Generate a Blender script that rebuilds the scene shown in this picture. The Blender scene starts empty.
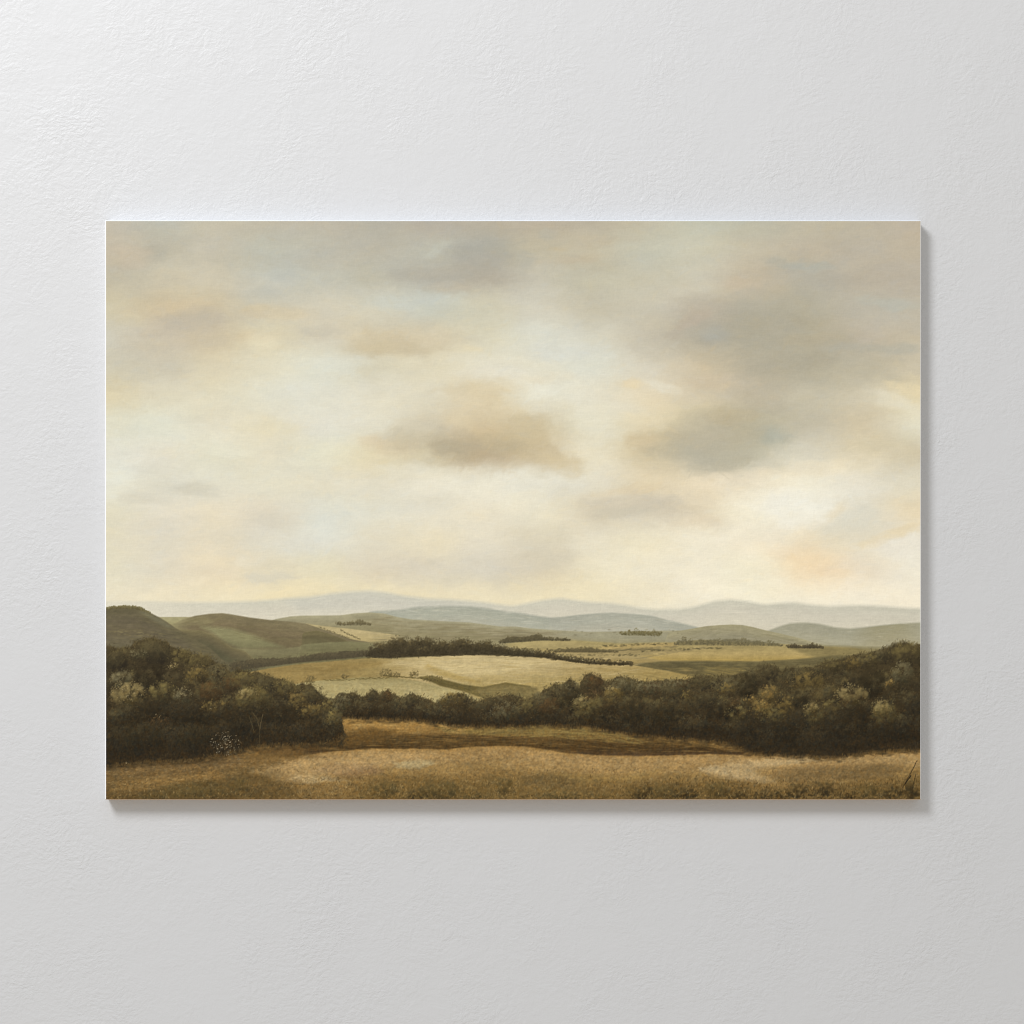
import numpy as np, math

# =====================================================================
#  THE PAINTED PICTURE  (a flat landscape painting, computed stroke by
#  stroke into one colour per vertex of the canvas face)
# =====================================================================
S = 1.5                                   # paint samples per millimetre of canvas
X0, X1, Y0, Y1 = 106.0, 920.4, 221.0, 799.0   # canvas edges, millimetres on the wall (y down)
NW, NH = int(round((X1 - X0) * S)) + 1, int(round((Y1 - Y0) * S)) + 1
rng = np.random.default_rng(11)
PX = (X0 + np.arange(NW) / (NW - 1) * (X1 - X0)).astype(np.float32)
PY = (Y0 + np.arange(NH) / (NH - 1) * (Y1 - Y0)).astype(np.float32)
GX, GY = np.meshgrid(PX, PY)
SX, SY = (NW - 1) / (X1 - X0), (NH - 1) / (Y1 - Y0)

def hx(h):
    return np.array([int(h[i:i + 2], 16) for i in (0, 2, 4)], np.float32) / 255.0

def lattice(sx, sy, seed, xx=None, yy=None):
    r = np.random.default_rng(seed)
    xx = GX if xx is None else xx
    yy = GY if yy is None else yy
    u = (xx - 60.0) / sx; v = (yy - 180.0) / sy
    nx, ny = int(u.max()) + 3, int(v.max()) + 3
    L = r.random((max(ny, 3), max(nx, 3))).astype(np.float32)
    i = np.floor(u).astype(np.int32); j = np.floor(v).astype(np.int32)
    i = np.clip(i, 0, L.shape[1] - 2); j = np.clip(j, 0, L.shape[0] - 2)
    fu = u - i; fv = v - j
    fu = fu * fu * (3 - 2 * fu); fv = fv * fv * (3 - 2 * fv)
    return (L[j, i] * (1 - fu) + L[j, i + 1] * fu) * (1 - fv) + (L[j + 1, i] * (1 - fu) + L[j + 1, i + 1] * fu) * fv

def fbm(sx, sy, seed, octaves=4, gain=0.5, xx=None, yy=None):
    a, t, tot = 1.0, 0.0, 0.0
    for o in range(octaves):
        t = t + a * lattice(sx / 2 ** o, sy / 2 ** o, seed + 101 * o, xx, yy); tot += a; a *= gain
    return t / tot * 2 - 1

# ---------------------------------------------------------------- sky
def sky_paint_delit(h, x, y):
    """mixed sky colour: the pale mixtures carry more white, the lamp falloff is divided out of the colour"""
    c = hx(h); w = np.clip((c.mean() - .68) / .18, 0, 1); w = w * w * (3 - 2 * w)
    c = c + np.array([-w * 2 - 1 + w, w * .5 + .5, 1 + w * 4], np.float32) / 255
    return c / (1 + .000088 * (512 - x) - .000115 * (y - 445))  # inverse lamp falloff put into the paint: darker upper left, lighter lower right

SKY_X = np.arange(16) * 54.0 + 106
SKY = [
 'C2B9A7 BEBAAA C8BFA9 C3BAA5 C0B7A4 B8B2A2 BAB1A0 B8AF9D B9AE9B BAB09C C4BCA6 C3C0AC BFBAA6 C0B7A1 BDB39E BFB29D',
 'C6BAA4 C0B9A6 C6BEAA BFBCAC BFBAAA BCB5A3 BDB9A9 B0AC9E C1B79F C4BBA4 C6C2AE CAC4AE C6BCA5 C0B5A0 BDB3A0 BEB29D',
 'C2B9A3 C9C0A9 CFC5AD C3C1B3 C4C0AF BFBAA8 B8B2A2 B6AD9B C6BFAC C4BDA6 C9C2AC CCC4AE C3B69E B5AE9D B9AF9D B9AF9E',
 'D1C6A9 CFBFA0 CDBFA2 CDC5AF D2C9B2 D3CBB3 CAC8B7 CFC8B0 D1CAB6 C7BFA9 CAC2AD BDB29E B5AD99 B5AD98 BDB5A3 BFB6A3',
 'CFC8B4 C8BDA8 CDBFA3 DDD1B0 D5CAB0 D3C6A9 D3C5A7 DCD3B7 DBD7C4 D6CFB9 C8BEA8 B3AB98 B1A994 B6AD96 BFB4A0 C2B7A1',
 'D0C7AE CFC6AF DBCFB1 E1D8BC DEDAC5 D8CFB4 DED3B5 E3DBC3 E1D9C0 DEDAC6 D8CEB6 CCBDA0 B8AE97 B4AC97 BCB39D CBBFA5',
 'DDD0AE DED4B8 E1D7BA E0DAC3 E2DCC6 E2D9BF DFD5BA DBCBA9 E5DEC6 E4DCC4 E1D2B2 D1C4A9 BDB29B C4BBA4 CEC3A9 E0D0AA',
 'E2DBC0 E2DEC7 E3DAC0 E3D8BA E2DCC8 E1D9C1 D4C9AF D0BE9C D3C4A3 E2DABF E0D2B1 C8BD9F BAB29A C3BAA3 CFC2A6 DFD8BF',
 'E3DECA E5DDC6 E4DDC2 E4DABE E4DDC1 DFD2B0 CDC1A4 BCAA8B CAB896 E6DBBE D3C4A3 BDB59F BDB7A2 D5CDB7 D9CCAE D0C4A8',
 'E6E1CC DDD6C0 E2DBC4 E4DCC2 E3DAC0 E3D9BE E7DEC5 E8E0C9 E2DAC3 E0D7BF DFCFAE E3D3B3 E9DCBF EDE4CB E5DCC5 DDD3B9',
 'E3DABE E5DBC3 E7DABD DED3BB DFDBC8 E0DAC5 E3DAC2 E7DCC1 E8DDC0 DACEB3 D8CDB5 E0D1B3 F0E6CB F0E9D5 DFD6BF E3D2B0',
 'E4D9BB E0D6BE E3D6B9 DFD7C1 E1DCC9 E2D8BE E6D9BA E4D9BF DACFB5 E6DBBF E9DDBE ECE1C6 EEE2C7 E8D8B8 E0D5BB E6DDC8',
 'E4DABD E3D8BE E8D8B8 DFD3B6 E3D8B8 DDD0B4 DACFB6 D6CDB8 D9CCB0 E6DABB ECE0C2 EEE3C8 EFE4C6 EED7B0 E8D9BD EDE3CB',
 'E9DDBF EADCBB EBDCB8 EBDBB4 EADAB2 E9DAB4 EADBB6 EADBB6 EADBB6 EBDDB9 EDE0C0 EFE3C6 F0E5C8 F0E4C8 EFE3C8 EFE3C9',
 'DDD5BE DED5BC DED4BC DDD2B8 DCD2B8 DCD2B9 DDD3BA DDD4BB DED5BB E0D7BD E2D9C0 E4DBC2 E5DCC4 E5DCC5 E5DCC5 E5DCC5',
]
G = np.stack([np.stack([sky_paint_delit(c, 106 + 54 * i, 221 + 29 * j) for i, c in enumerate(r.split())]) for j, r in enumerate(SKY)])

def catmull(t):
    t2, t3 = t * t, t * t * t
    k = .22
    return np.stack([-k * t3 + 2 * k * t2 - k * t, (2 - k) * t3 + (k - 3) * t2 + 1, (k - 2) * t3 + (3 - 2 * k) * t2 + k * t, k * t3 - k * t2])

def sky_grid(xx, yy):
    u = np.clip((xx - 106) / 54.0, 0, 14.999); v = np.clip((yy - 221) / 29.0, 0, 13.999)
    i = np.floor(u).astype(np.int32); j = np.floor(v).astype(np.int32)
    wu, wv = catmull(u - i), catmull(v - j)
    out = np.zeros(xx.shape + (3,), np.float32)
    for a in range(4):
        jj = np.clip(j + a - 1, 0, 14)
        for b in range(4):
            ii = np.clip(i + b - 1, 0, 15)
            out += (wv[a] * wu[b])[..., None] * G[jj, ii]
    return out

warp_x, warp_y = fbm(48, 27, 5, 5, .62) * 9, fbm(48, 27, 77, 5, .62) * 6
img = sky_grid(GX + warp_x, GY + warp_y)
edge_noise = fbm(28, 16, 300, 4, .5)

def blob(x, y, rx, ry, col, a, ang=0.0, rough=.75):
    c, s = math.cos(math.radians(ang)), math.sin(math.radians(ang))
    m = 2.6
    ex, ey = m * (abs(rx * c) + abs(ry * s)) + 15, m * (abs(rx * s) + abs(ry * c)) + 10
    i0, i1 = np.searchsorted(PX, [x - ex, x + ex]); j0, j1 = np.searchsorted(PY, [y - ey, y + ey])
    if i1 <= i0 or j1 <= j0: return
    w = (slice(j0, j1), slice(i0, i1))
    dx = GX[w] - x + .4 * warp_x[w]; dy = GY[w] - y + .4 * warp_y[w]
    u = (dx * c + dy * s) / rx; v = (-dx * s + dy * c) / ry
    d = np.sqrt(u * u + v * v) + rough * edge_noise[w]
    k = np.clip((1.42 - d) / 1.05, 0, 1); k = k * k * (3 - 2 * k)
    img[w] += (sky_paint_delit(col, x, y) - img[w]) * (k * a)[..., None]

for b in [
 (201,322,36,10,'C2B7A3',.6), (182,306,30,8,'D2C0A0',.4), (280,312,34,8,'D9C6A2',.45), (390,346,44,10,'CCBD9E',.6), (318,331,20,7,'C8C0AC',.5),
 (250,337,26,7,'D2C1A3',.4), (130,318,15,8,'D5C9AB',.5), (125,358,20,6,'C8C1AE',.5), (262,342,14,9,'E5D9B9',.5),
 (450,274,58,7,'B2AB9B',.6), (484,260,34,12,'AFA99B',.6), (412,300,52,8,'C9C9BB',.6), (436,252,15,6,'C4C2B2',.6,-35), (520,262,10,9,'B3B0A3',.5),
 (450,288,30,6,'BFB29C',.4), (482,404,32,24,'DACAA8',.6), (408,434,26,11,'CFC4AA',.65,-12), (418,442,32,10,'CABEA2',.6), (394,447,22,8,'D4C5A7',.5), (660,440,26,11,'C5B696',.55), (682,450,34,12,'BDB298',.55), (205,318,40,9,'C1B6A1',.45), (392,350,46,8,'CABB9B',.45), (150,345,34,9,'CBC1AA',.4), (600,265,46,10,'C1B9A3',.4), (330,262,40,10,'BEB7A5',.4), (371,442,11,6,'DBCAA9',.6), (520,432,30,19,'C8B896',.65), (548,452,26,12,'C9B896',.6,22), (562,463,26,11,'D0BF9C',.7,14), (460,445,42,13,'B7A98D',.62), (448,449,28,9,'B2A68D',.3), (498,440,22,10,'BEAF90',.5),
 (440,470,70,7,'E7DEC4',.6), (520,478,60,7,'E8E0C8',.55), (600,410,30,22,'E4DCC4',.4), (790,345,66,24,'B0A894',.5), (735,442,56,17,'B7AF99',.5), (852,376,46,11,'BBB29B',.45), (690,350,30,10,'BDB39D',.5,20),
 (494,372,40,7,'E4DCC6',.5), (470,350,16,5,'E2D3AE',.5), (560,350,36,10,'DAD8CA',.5),
 (192,488,28,7,'CFC7B1',.5,8), (139,498,22,6,'D0C8B3',.5), (120,478,16,9,'E8E4D0',.6), (277,518,18,8,'D9D0BA',.6), (322,526,24,13,'DEDBC9',.5),
 (277,577,26,3.5,'D5CDB8',.6), (212,560,32,6,'E9D9B7',.5), (249,561,14,5,'E8DFC8',.4), (440,565,48,8,'D9CEB6',.5), (150,545,40,6,'DFD6BF',.5),
 (300,405,40,12,'E2DDC9',.4), (262,428,28,9,'E4D8B6',.5), (330,360,34,9,'E2DEC9',.5),
 (811,267,36,4.5,'B1B0A4',.75), (776,261,14,6,'B0AFA3',.5), (714,335,17,9,'ADABA0',.6), (772,438,17,12,'B1B1A1',.65), (882,303,32,6,'B9B8AB',.65), (880,349,46,5,'B2AE9F',.6),
 (760,325,40,14,'B0A894',.5), (690,322,20,7,'BDAE9A',.5,-25), (735,283,22,6,'C9B89E',.5), (780,357,40,14,'B3AA94',.5), (815,340,30,6,'B9AC90',.5),
 (716,455,52,15,'B7B09B',.6), (700,430,36,16,'BDB29A',.5), (645,440,18,9,'CFBD9B',.55), (748,428,18,14,'B9AF95',.5), (735,415,26,8,'BEAF8F',.5),
 (712,381,30,7,'CFBEA1',.6), (632,382,12,5,'E4D1AB',.75), (660,387,18,5,'E3DBC4',.6,20), (600,300,40,12,'C8C0AB',.4), (700,285,30,8,'D0C8B3',.5,-15),
 (650,350,24,10,'C6BEAA',.5,15), (897,402,28,7,'E4DCC4',.55,20), (906,388,24,5,'E4D3AC',.65,12), (880,445,30,7,'CEC2A5',.5), (760,465,20,6,'DAD2BC',.4,-25),
 (640,506,54,14,'D0C4AC',.85), (628,512,34,7,'CFC7B1',.4), (632,490,40,5,'DCCAA8',.6,-6), (700,520,26,6,'DFCFB2',.5), (553,556,30,11,'D5CAB1',.75,-8), (516,566,20,8,'D8CDB5',.5),
 (790,506,38,16,'F0E9D5',.65), (852,521,30,12,'D9D2BD',.65,-22), (838,509,6,16,'E2CFAB',.4,50), (812,557,56,12,'EED3AA',.28,10), (836,571,26,5,'EFD6B0',.35,8),
 (895,533,30,5,'E4D0A8',.65,-22), (898,547,22,10,'E9E0CC',.55), (730,478,50,6,'E9D9BA',.5,-8), (810,470,40,8,'ECDDBD',.5,-8), (545,378,24,6,'E3D6B8',.5), (535,405,30,8,'E2D8BE',.4),
 (570,260,26,5,'C2B399',.5,-8), (558,250,12,4,'CBB894',.5), (545,236,12,7,'B2AFA1',.5), (600,243,40,7,'BFB198',.4,-6), (152,252,14,10,'B9B3A2',.5), (128,258,18,12,'C9BAA3',.5),
 (300,240,30,8,'C1BDAD',.4), (240,262,26,6,'BFB9A6',.4), (175,277,30,8,'D0C3A7',.5), (250,285,40,8,'D1C9B4',.4), (330,240,26,10,'BBB6A6',.4),
]: blob(*b)

# scumbled brushwork in the sky: warm and cool breaths, short dragged strokes, weave
sm_x, sm_y = fbm(17, 11, 411, 3, .5) * 5.5, fbm(17, 11, 433, 3, .5) * 3.2
jj = np.clip(np.round(np.arange(NH)[:, None] + sm_y * SY).astype(np.int32), 0, NH - 1); ii = np.clip(np.round(np.arange(NW)[None, :] + sm_x * SX).astype(np.int32), 0, NW - 1)
img = img[jj, ii].copy()
tone = fbm(46, 17, 801, 5, .66)
warm = fbm(38, 16, 903, 5, .66)
wisp = fbm(24, 8, 1701, 5, .62, GX + sm_x * 2.2 + .3 * GY, GY + sm_y * 2)
img *= (1 + .024 * tone + .020 * wisp)[..., None]
img += warm[..., None] * np.array([.008, .001, -.013], np.float32)

# ---------------------------------------------------------------- painting helpers
def smooth1(a, n):
    if n < 2: return a
    k = np.hanning(n + 2)[1:-1]; k /= k.sum()
    return np.convolve(np.pad(a, n, mode='edge'), k, 'same')[n:-n]

def curve(pts, sm=6, wob=0.0, wobx=9, seed=1):
    p = np.array(pts, np.float32)
    c = smooth1(np.interp(PX, p[:, 0], p[:, 1]), int(sm * S))
    if wob:
        r = np.random.default_rng(seed)
        for o in range(3):
            n = int((X1 - X0) / wobx * 2 ** o) + 3
            c = c + wob / 1.6 ** o * np.interp(PX, np.linspace(X0 - 1, X1 + 1, n), r.random(n) * 2 - 1)
    return c.astype(np.float32)

def ramp(stops, t):
    ts = [s[0] for s in stops]; cs = np.stack([hx(s[1]) for s in stops])
    return np.stack([np.interp(t, ts, cs[:, k]) for k in range(3)], -1).astype(np.float32)

streak = fbm(34, 3.2, 41, 4, .65)        # dragged horizontal paint
grain = fbm(5, 2.6, 55, 3, .7)
mott = fbm(24, 9, 61, 4, .6)

def lay(mask, col, tex=(.04, .04, .03)):
    """blend a coat of paint; tex = strength of streaks, grain, mottling"""
    c = col * (1 + tex[0] * streak + tex[1] * grain + tex[2] * mott)[..., None]
    img[:] += (c - img) * mask[..., None]

def below(c, soft=.8):
    return np.clip((GY - c[None, :]) / soft + .5, 0, 1)

def hill(c, stops, soft=.8, x=None, fade=None, tex=(.04, .04, .03), until=None):
    """ground below curve c; stops = colours by depth in mm below the curve"""
    m = below(c, soft)
    if until is not None: m = m * (1 - below(until, soft))
    if x: m = m * np.clip((GX - x[0]) / (x[2] if len(x) > 2 else 4), 0, 1) * np.clip((x[1] - GX) / (x[2] if len(x) > 2 else 4), 0, 1)
    if fade: m = m * np.clip((fade[1] - (GY - c[None, :])) / (fade[1] - fade[0]), 0, 1)
    lay(m, ramp(stops, np.clip(GY - c[None, :], 0, None)), tex)

def poly(pts, soft=1.0, jag=0.0):
    p = np.array(pts, np.float32)
    xx = GX + jag * grain * 2 + jag * mott; yy = GY + jag * .6 * grain
    d = np.full(GX.shape, 1e9, np.float32); ins = np.zeros(GX.shape, bool)
    i0, i1 = np.searchsorted(PX, [p[:, 0].min() - 8, p[:, 0].max() + 8]); j0, j1 = np.searchsorted(PY, [p[:, 1].min() - 8, p[:, 1].max() + 8])
    w = (slice(j0, j1), slice(i0, i1)); x, y = xx[w], yy[w]; dd, ii = d[w], ins[w]
    for k in range(len(p)):
        (ax, ay), (bx, by) = p[k], p[(k + 1) % len(p)]
        ex, ey = bx - ax, by - ay
        t = np.clip(((x - ax) * ex + (y - ay) * ey) / (ex * ex + ey * ey + 1e-9), 0, 1)
        np.minimum(dd, np.hypot(x - ax - t * ex, y - ay - t * ey), out=dd)
        if ay != by:
            ii ^= ((ay > y) != (by > y)) & (x < (bx - ax) * (y - ay) / (by - ay) + ax)
    sd = np.where(ins, d, -d)
    return np.clip(sd / soft + .5, 0, 1)

_st = {}
def stamp(L, W, ang):
    key = (round(L * 4), round(W * 4), round(ang / 12) % 15)
    if key in _st: return _st[key]
    l, w, a = max(key[0], 1) / 4 * S, max(key[1], 1) / 4 * S, math.radians(key[2] * 12)
    r = int(math.ceil(max(l, w))) + 1
    q = np.arange(-r, r + 1); xx, yy = np.meshgrid(q, q)
    u = (xx * math.cos(a) + yy * math.sin(a)) / l; v = (-xx * math.sin(a) + yy * math.cos(a)) / w
    k = np.clip(1.35 - np.sqrt(u * u + v * v), 0, 1).astype(np.float32)[..., None]
    _st[key] = (r, k); return _st[key]

def dab(x, y, L, W, ang, col, a):
    r, k = stamp(L, W, ang)
    i = int(round((x - X0) * SX)); j = int(round((y - Y0) * SY))
    a0, a1, b0, b1 = max(i - r, 0), min(i + r + 1, NW), max(j - r, 0), min(j + r + 1, NH)
    if a1 <= a0 or b1 <= b0: return
    kk = k[b0 - j + r:b1 - j + r, a0 - i + r:a1 - i + r]
    w = img[b0:b1, a0:a1]
    w += (col - w) * (kk * a)

def strokes(n, x0, x1, yf, cols, L=(3, 8), W=(.5, .9), ang=(-6, 6), a=(.15, .45), jit=.06, follow=None):
    """n loose strokes inside x0..x1 and yf(x) -> (top, bottom)"""
    cs = [hx(c) for c in cols]
    for x in rng.uniform(x0, x1, n):
        t, b = yf(x)
        if b <= t: continue
        y = rng.uniform(t, b)
        c = cs[rng.integers(len(cs))] * (1 + rng.normal(0, jit))
        dab(x, y, rng.uniform(*L), rng.uniform(*W), rng.uniform(*ang) + (follow(x) if follow else 0), c, rng.uniform(*a))

def at(c):
    return lambda x: float(np.interp(x, PX, c))

def crown(cx, cy, rx, ry, dark, mid, lit, n=None, leaf=(.7, 1.5), fill=.85, top=.5, side=-.3, fuzz=1.06, body=1.0):
    """one tree or bush: a soft modelled body, then leaf touches breaking it up"""
    D, M, Lc = hx(dark), hx(mid), hx(lit)
    n = n or int(rx * ry * 1.5)
    def tone_at(ux, uy, noise):
        t = np.clip((.50 - top * uy + side * ux * .5 + rng.normal(0, noise)) * 1.0, 0, 1)
        return D + (M - D) * min(t * 1.7, 1) + (Lc - M) * max(t * 1.7 - 1, 0) * .9
    nb = int((10 + rx * ry * .16) * body)
    for _ in range(nb):
        a, r = rng.uniform(0, 2 * math.pi), math.sqrt(rng.random()) * .84
        ux, uy = r * math.cos(a), r * math.sin(a)
        dab(cx + rx * ux, cy + ry * uy, max(1.0, min(rx, ry) * rng.uniform(.16, .36)), max(.8, min(rx, ry) * rng.uniform(.14, .24)), rng.uniform(0, 180), tone_at(ux, uy, .14) * (1 + rng.normal(0, .05)), fill * rng.uniform(.5, 1))
    for _ in range(n):
        a, r = rng.uniform(0, 2 * math.pi), math.sqrt(rng.random()) * fuzz * (1 + rng.normal(0, .06))
        ux, uy = r * math.cos(a), r * math.sin(a)
        dab(cx + rx * ux, cy + ry * uy, rng.uniform(*leaf), rng.uniform(.4, .75), rng.uniform(0, 180), tone_at(ux, uy, .19) * (1 + rng.normal(0, .08)), rng.uniform(.15, .5))

def treeline(pts, base, h, dark, mid, lit, step=4.0, n=1.0, seed=0, solid=.85, drop=1.6):
    """a row of far trees whose tops follow pts; base = the ground line"""
    p = np.array(pts, np.float32); bb = np.array(base, np.float32)
    if solid:
        bumps = np.interp(PX, np.arange(100, 930, step * .5), rng.random(len(np.arange(100, 930, step * .5)))) - .5
        t = np.minimum(np.interp(PX, p[:, 0], p[:, 1]) + drop, np.interp(PX, bb[:, 0], bb[:, 1]) - 1.5) + bumps * 1.6; b2 = np.interp(PX, bb[:, 0], bb[:, 1]) + mott[200] * .6
        m = np.clip((GY - t[None, :]) / 1.4 + .5, 0, 1) * np.clip((b2[None, :] - GY) / 1.4 + .5, 0, 1) * np.clip((GX - p[0, 0]) / 3, 0, 1) * np.clip((p[-1, 0] - GX) / 5, 0, 1)
        lay(m * solid, np.broadcast_to((hx(dark) * .7 + hx(mid) * .3), img.shape), (.05, .10, .10))
    x = p[0, 0]
    while x < p[-1, 0]:
        yt = float(np.interp(x, p[:, 0], p[:, 1])) + rng.normal(0, .6); yb = float(np.interp(x, bb[:, 0], bb[:, 1]))
        hh = max(yb - yt, 1.4) * rng.uniform(.75, 1.05); r = max(step * .6, hh * .36) * rng.uniform(.7, 1.35)
        crown(x, yb - hh * .52, r, hh * .5, dark, mid, lit, int((r * hh * .9 + 6) * n), leaf=(.5, 1.0), fill=.7)
        x += step * rng.uniform(.5, 1.3)

sky_mean = np.array([.85, .81, .715], np.float32)
img = sky_mean + (img - sky_mean) * 1.03
# loaded brush touches dragged through the wet sky
for _ in range(15000):
    x, y = rng.uniform(X0, X1), rng.uniform(Y0, 612)
    i = min(max(int((x + rng.normal(0, 5) - X0) * SX), 0), NW - 1); j = min(max(int((y + rng.normal(0, 3) - Y0) * SY), 0), NH - 1)
    c = img[j, i] * (1 + rng.normal(0, .011)) + np.array([.006, 0, -.009], np.float32) * rng.normal(0, 1)
    dab(x, y, rng.uniform(2, 7), rng.uniform(.8, 2.4), rng.normal(-8, 30), c, rng.uniform(.12, .42))

# ---------------------------------------------------------------- far ranges
rA = curve([(106,602),(140,602),(180,602.5),(220,602),(255,601),(285,598.4),(310,597),(330,593.7),(352,591.6),(370,591),(385,592.3),(405,596),(430,599),(450,599.5),(470,601),(490,603),(512,606),(525,603.5),(540,600.5),(553,598.7),(562,598.2),(575,600),(590,602),(610,603),(625,605),(640,608),(655,609.3),(680,609),(695,606.5),(705,603.5),(715,601),(730,599.4),(745,601),(765,604.3),(780,603),(795,602.4),(810,604.5),(830,606.2),(860,605),(880,606),(900,607.5),(920,608.5)], 7)
hill(rA, [(0,'D3CFBC'),(2,'CFCBB8'),(10,'D3CDBA'),(20,'D8D1BC'),(30,'D8D0B9')], soft=4.0, tex=(.018,.018,.012))
lf = np.clip((230 - GX) / 90, 0, 1) * below(rA, 4) * .75
lay(lf, np.broadcast_to(hx('DED7C2'), img.shape), (.02,.02,.01))
m = poly([(285,600),(330,594.5),(365,592),(400,597),(450,601),(490,606),(400,612),(300,612)], 9) * .35
lay(m, np.broadcast_to(hx('BFBFB5'), img.shape), (.02,.02,.01))
rB = curve([(106,660),(360,660),(368,612),(375,611),(390,610.5),(402,609.5),(415,607),(430,606.3),(450,606),(470,606.3),(490,608.5),(505,611.3),(520,613),(540,616.3),(552,617.7),(563,617),(580,615),(600,613.4),(612,613),(630,614),(650,615.5),(665,619.5),(680,623),(700,628),(720,650),(920,660)], 5)
hill(rB, [(0,'A6A798'),(3,'A8A998'),(10,'AEAE9C'),(18,'B8B49F'),(30,'BBB498')], soft=2.6, tex=(.03,.03,.02), x=(366,705,6), until=curve([(106,655),(920,655)]))
hill(curve([(106,660),(545,660),(548,618.5),(563,617.2),(580,615.2),(600,613.6),(612,613.2),(630,614.2),(650,616),(665,620),(690,628),(700,660),(920,660)], 4), [(0,'A8A898'),(8,'AFAE9D'),(16,'B9B5A1')], soft=1.2, tex=(.03,.03,.02), x=(540,700,14))
rB2 = curve([(106,670),(745,670),(765,632),(780,626.3),(790,623.2),(805,622.5),(820,624),(835,627.3),(850,628.6),(865,627.2),(880,625.5),(900,623.6),(920,622.5)], 6)
hill(rB2, [(0,'A5A28C'),(6,'A8A48D'),(14,'AFAA91'),(26,'A79F80')], soft=2.4, tex=(.03,.03,.03))
hill(curve([(106,680),(835,680),(850,630),(865,627.8),(880,626),(900,624),(920,623)], 6), [(0,'A09A7C'),(8,'A69F80'),(18,'ACA485')], soft=1.5, tex=(.03,.03,.03), x=(850,925,26))

strokes(420, 366, 690, lambda x: (at(rB)(x) + 1, at(rB)(x) + 17), ['B9B7A8', 'A2A394', 'C2BFAE', 'ACAE9F', 'BDB79F'], a=(.08, .26), L=(2, 8), W=(.4, .8), follow=lambda x: 6 if (460 < x < 560 or x > 620) else -4)
strokes(700, 106, 920, lambda x: (at(rA)(x) + 1.5, 624), ['DAD4C0', 'C6C3B3', 'D2CDBA', 'DED6C0'], a=(.06, .2), L=(2, 9), W=(.4, .8), ang=(-8, 8))
strokes(260, 775, 920, lambda x: (at(rB2)(x) + 1.5, 645), ['B3AE96', '9C977B', 'B8B198', 'A29C7F'], a=(.08, .25), L=(2, 8), W=(.4, .8), ang=(-8, 8))
# ---------------------------------------------------------------- middle plain and hills
plain = curve([(106,640),(240,640),(262,623.5),(276,619),(290,616.4),(303,615.6),(320,615.5),(340,615.3),(355,613.3),(370,612.4),(385,613.6),(397,617),(412,619.5),(440,621),(470,622.5),(500,626.5),(515,626.5),(530,628.3),(560,630.5),(590,632),(640,631),(680,630.5),(720,632),(780,638),(830,645),(920,648)], 5)
hill(plain, [(0,'A69F80'),(6,'9D9576'),(14,'948B69'),(24,'958A65'),(40,'93855A')], soft=1.2, tex=(.06,.05,.06))
m = poly([(560,633),(640,632),(680,634),(676,641),(600,640),(540,634)], 4) * .5
lay(m, np.broadcast_to(hx('9E9A82'), img.shape), (.06,.05,.04))
rC = curve([(106,670),(655,670),(668,633),(690,629),(705,626.3),(720,625),(732,624.5),(742,625),(752,626.8),(765,630.2),(780,633.5),(800,638.3),(822,645),(840,670),(920,670)], 5)
hill(rC, [(0,'A69E7C'),(5,'A39B7C'),(12,'9C957A'),(22,'958D6E')], soft=1.0, tex=(.05,.05,.05), x=(660,838,8))
strokes(160, 670, 815, lambda x: (at(rC)(x) + 3, 645), ['9D967A', '857C5C', '8A8464'], a=(.1, .3), follow=lambda x: 6 if x > 740 else -5)
hill(curve([(106,618),(160,617),(185,616.8),(200,618),(230,632),(260,650),(920,700)], 4), [(0,'A59D78'),(5,'9F976F'),(14,'8F8660')], soft=1, x=(100,262,6), tex=(.05,.05,.04))
rLC = curve([(106,640),(150,632),(172,624),(184,619),(195,615.8),(210,613.7),(222,613.1),(232,614.5),(250,617.6),(270,620),(290,621.6),(310,624.2),(330,628.5),(345,633.5),(362,640),(385,648),(400,680),(920,680)], 4)
hill(rLC, [(0,'83785A'),(3,'7E7356'),(12,'796C51'),(22,'74684C'),(34,'6E644A')], soft=1.4, x=(168,392,24), tex=(.07,.07,.07))
m = poly([(183,619),(196,617),(206,616),(214,622),(206,626),(188,623)], 4) * .6
lay(m, np.broadcast_to(hx('8E8560'), img.shape), (.05,.05,.04))
m = poly([(200,626.5),(216,627),(232,628.5),(252,634.5),(270,642),(284,647.3),(255,649),(240,648.5),(226,643),(214,634)], 4.5, .6)
lay(m, ramp([(0,'918C66'),(10,'8A8560'),(20,'7F7A58')], GY - 627), (.05,.05,.05))
hill(curve([(106,646),(230,648),(262,649.5),(285,648.5),(310,645),(330,642),(350,641),(372,645),(920,700)], 5), [(0,'837C5A'),(4,'7E7757'),(12,'77704F')], soft=2, x=(200,392,20), tex=(.06,.06,.06))
rLD = curve([(106,660),(150,660),(160,626),(170,627),(180,629.4),(192,630),(201,630.4),(212,634.3),(222,641),(232,647.5),(245,651),(260,665),(920,680)], 3)
hill(rLD, [(0,'7F7553'),(2,'73694B'),(7,'685F46'),(14,'5D5841'),(26,'5C5741')], soft=1.4, x=(152,262,6), tex=(.06,.06,.06))
rLA = curve([(106,608.3),(112,607),(122,606.3),(136,606.8),(143,609),(149,612.5),(158,616.6),(167,622),(175,628),(186,634),(196,640),(210,648),(225,662),(920,690)], 2.5, .35, 4)
hill(rLA, [(0,'696047'),(3,'675F46'),(14,'645B47'),(24,'685E48'),(34,'6A614B'),(48,'5F5843')], soft=1.4, x=(100,232,4), tex=(.08,.08,.08))
for x in np.arange(107, 150, 2.1):
    y = at(rLA)(x); crown(x, y + .6, 2.2, 1.7, '5A5036', '6F6645', '8B8159', 10, leaf=(.5, .9))
m = poly([(145,611),(160,618),(174,628),(168,628),(150,619),(140,612)], 3) * .5
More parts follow.
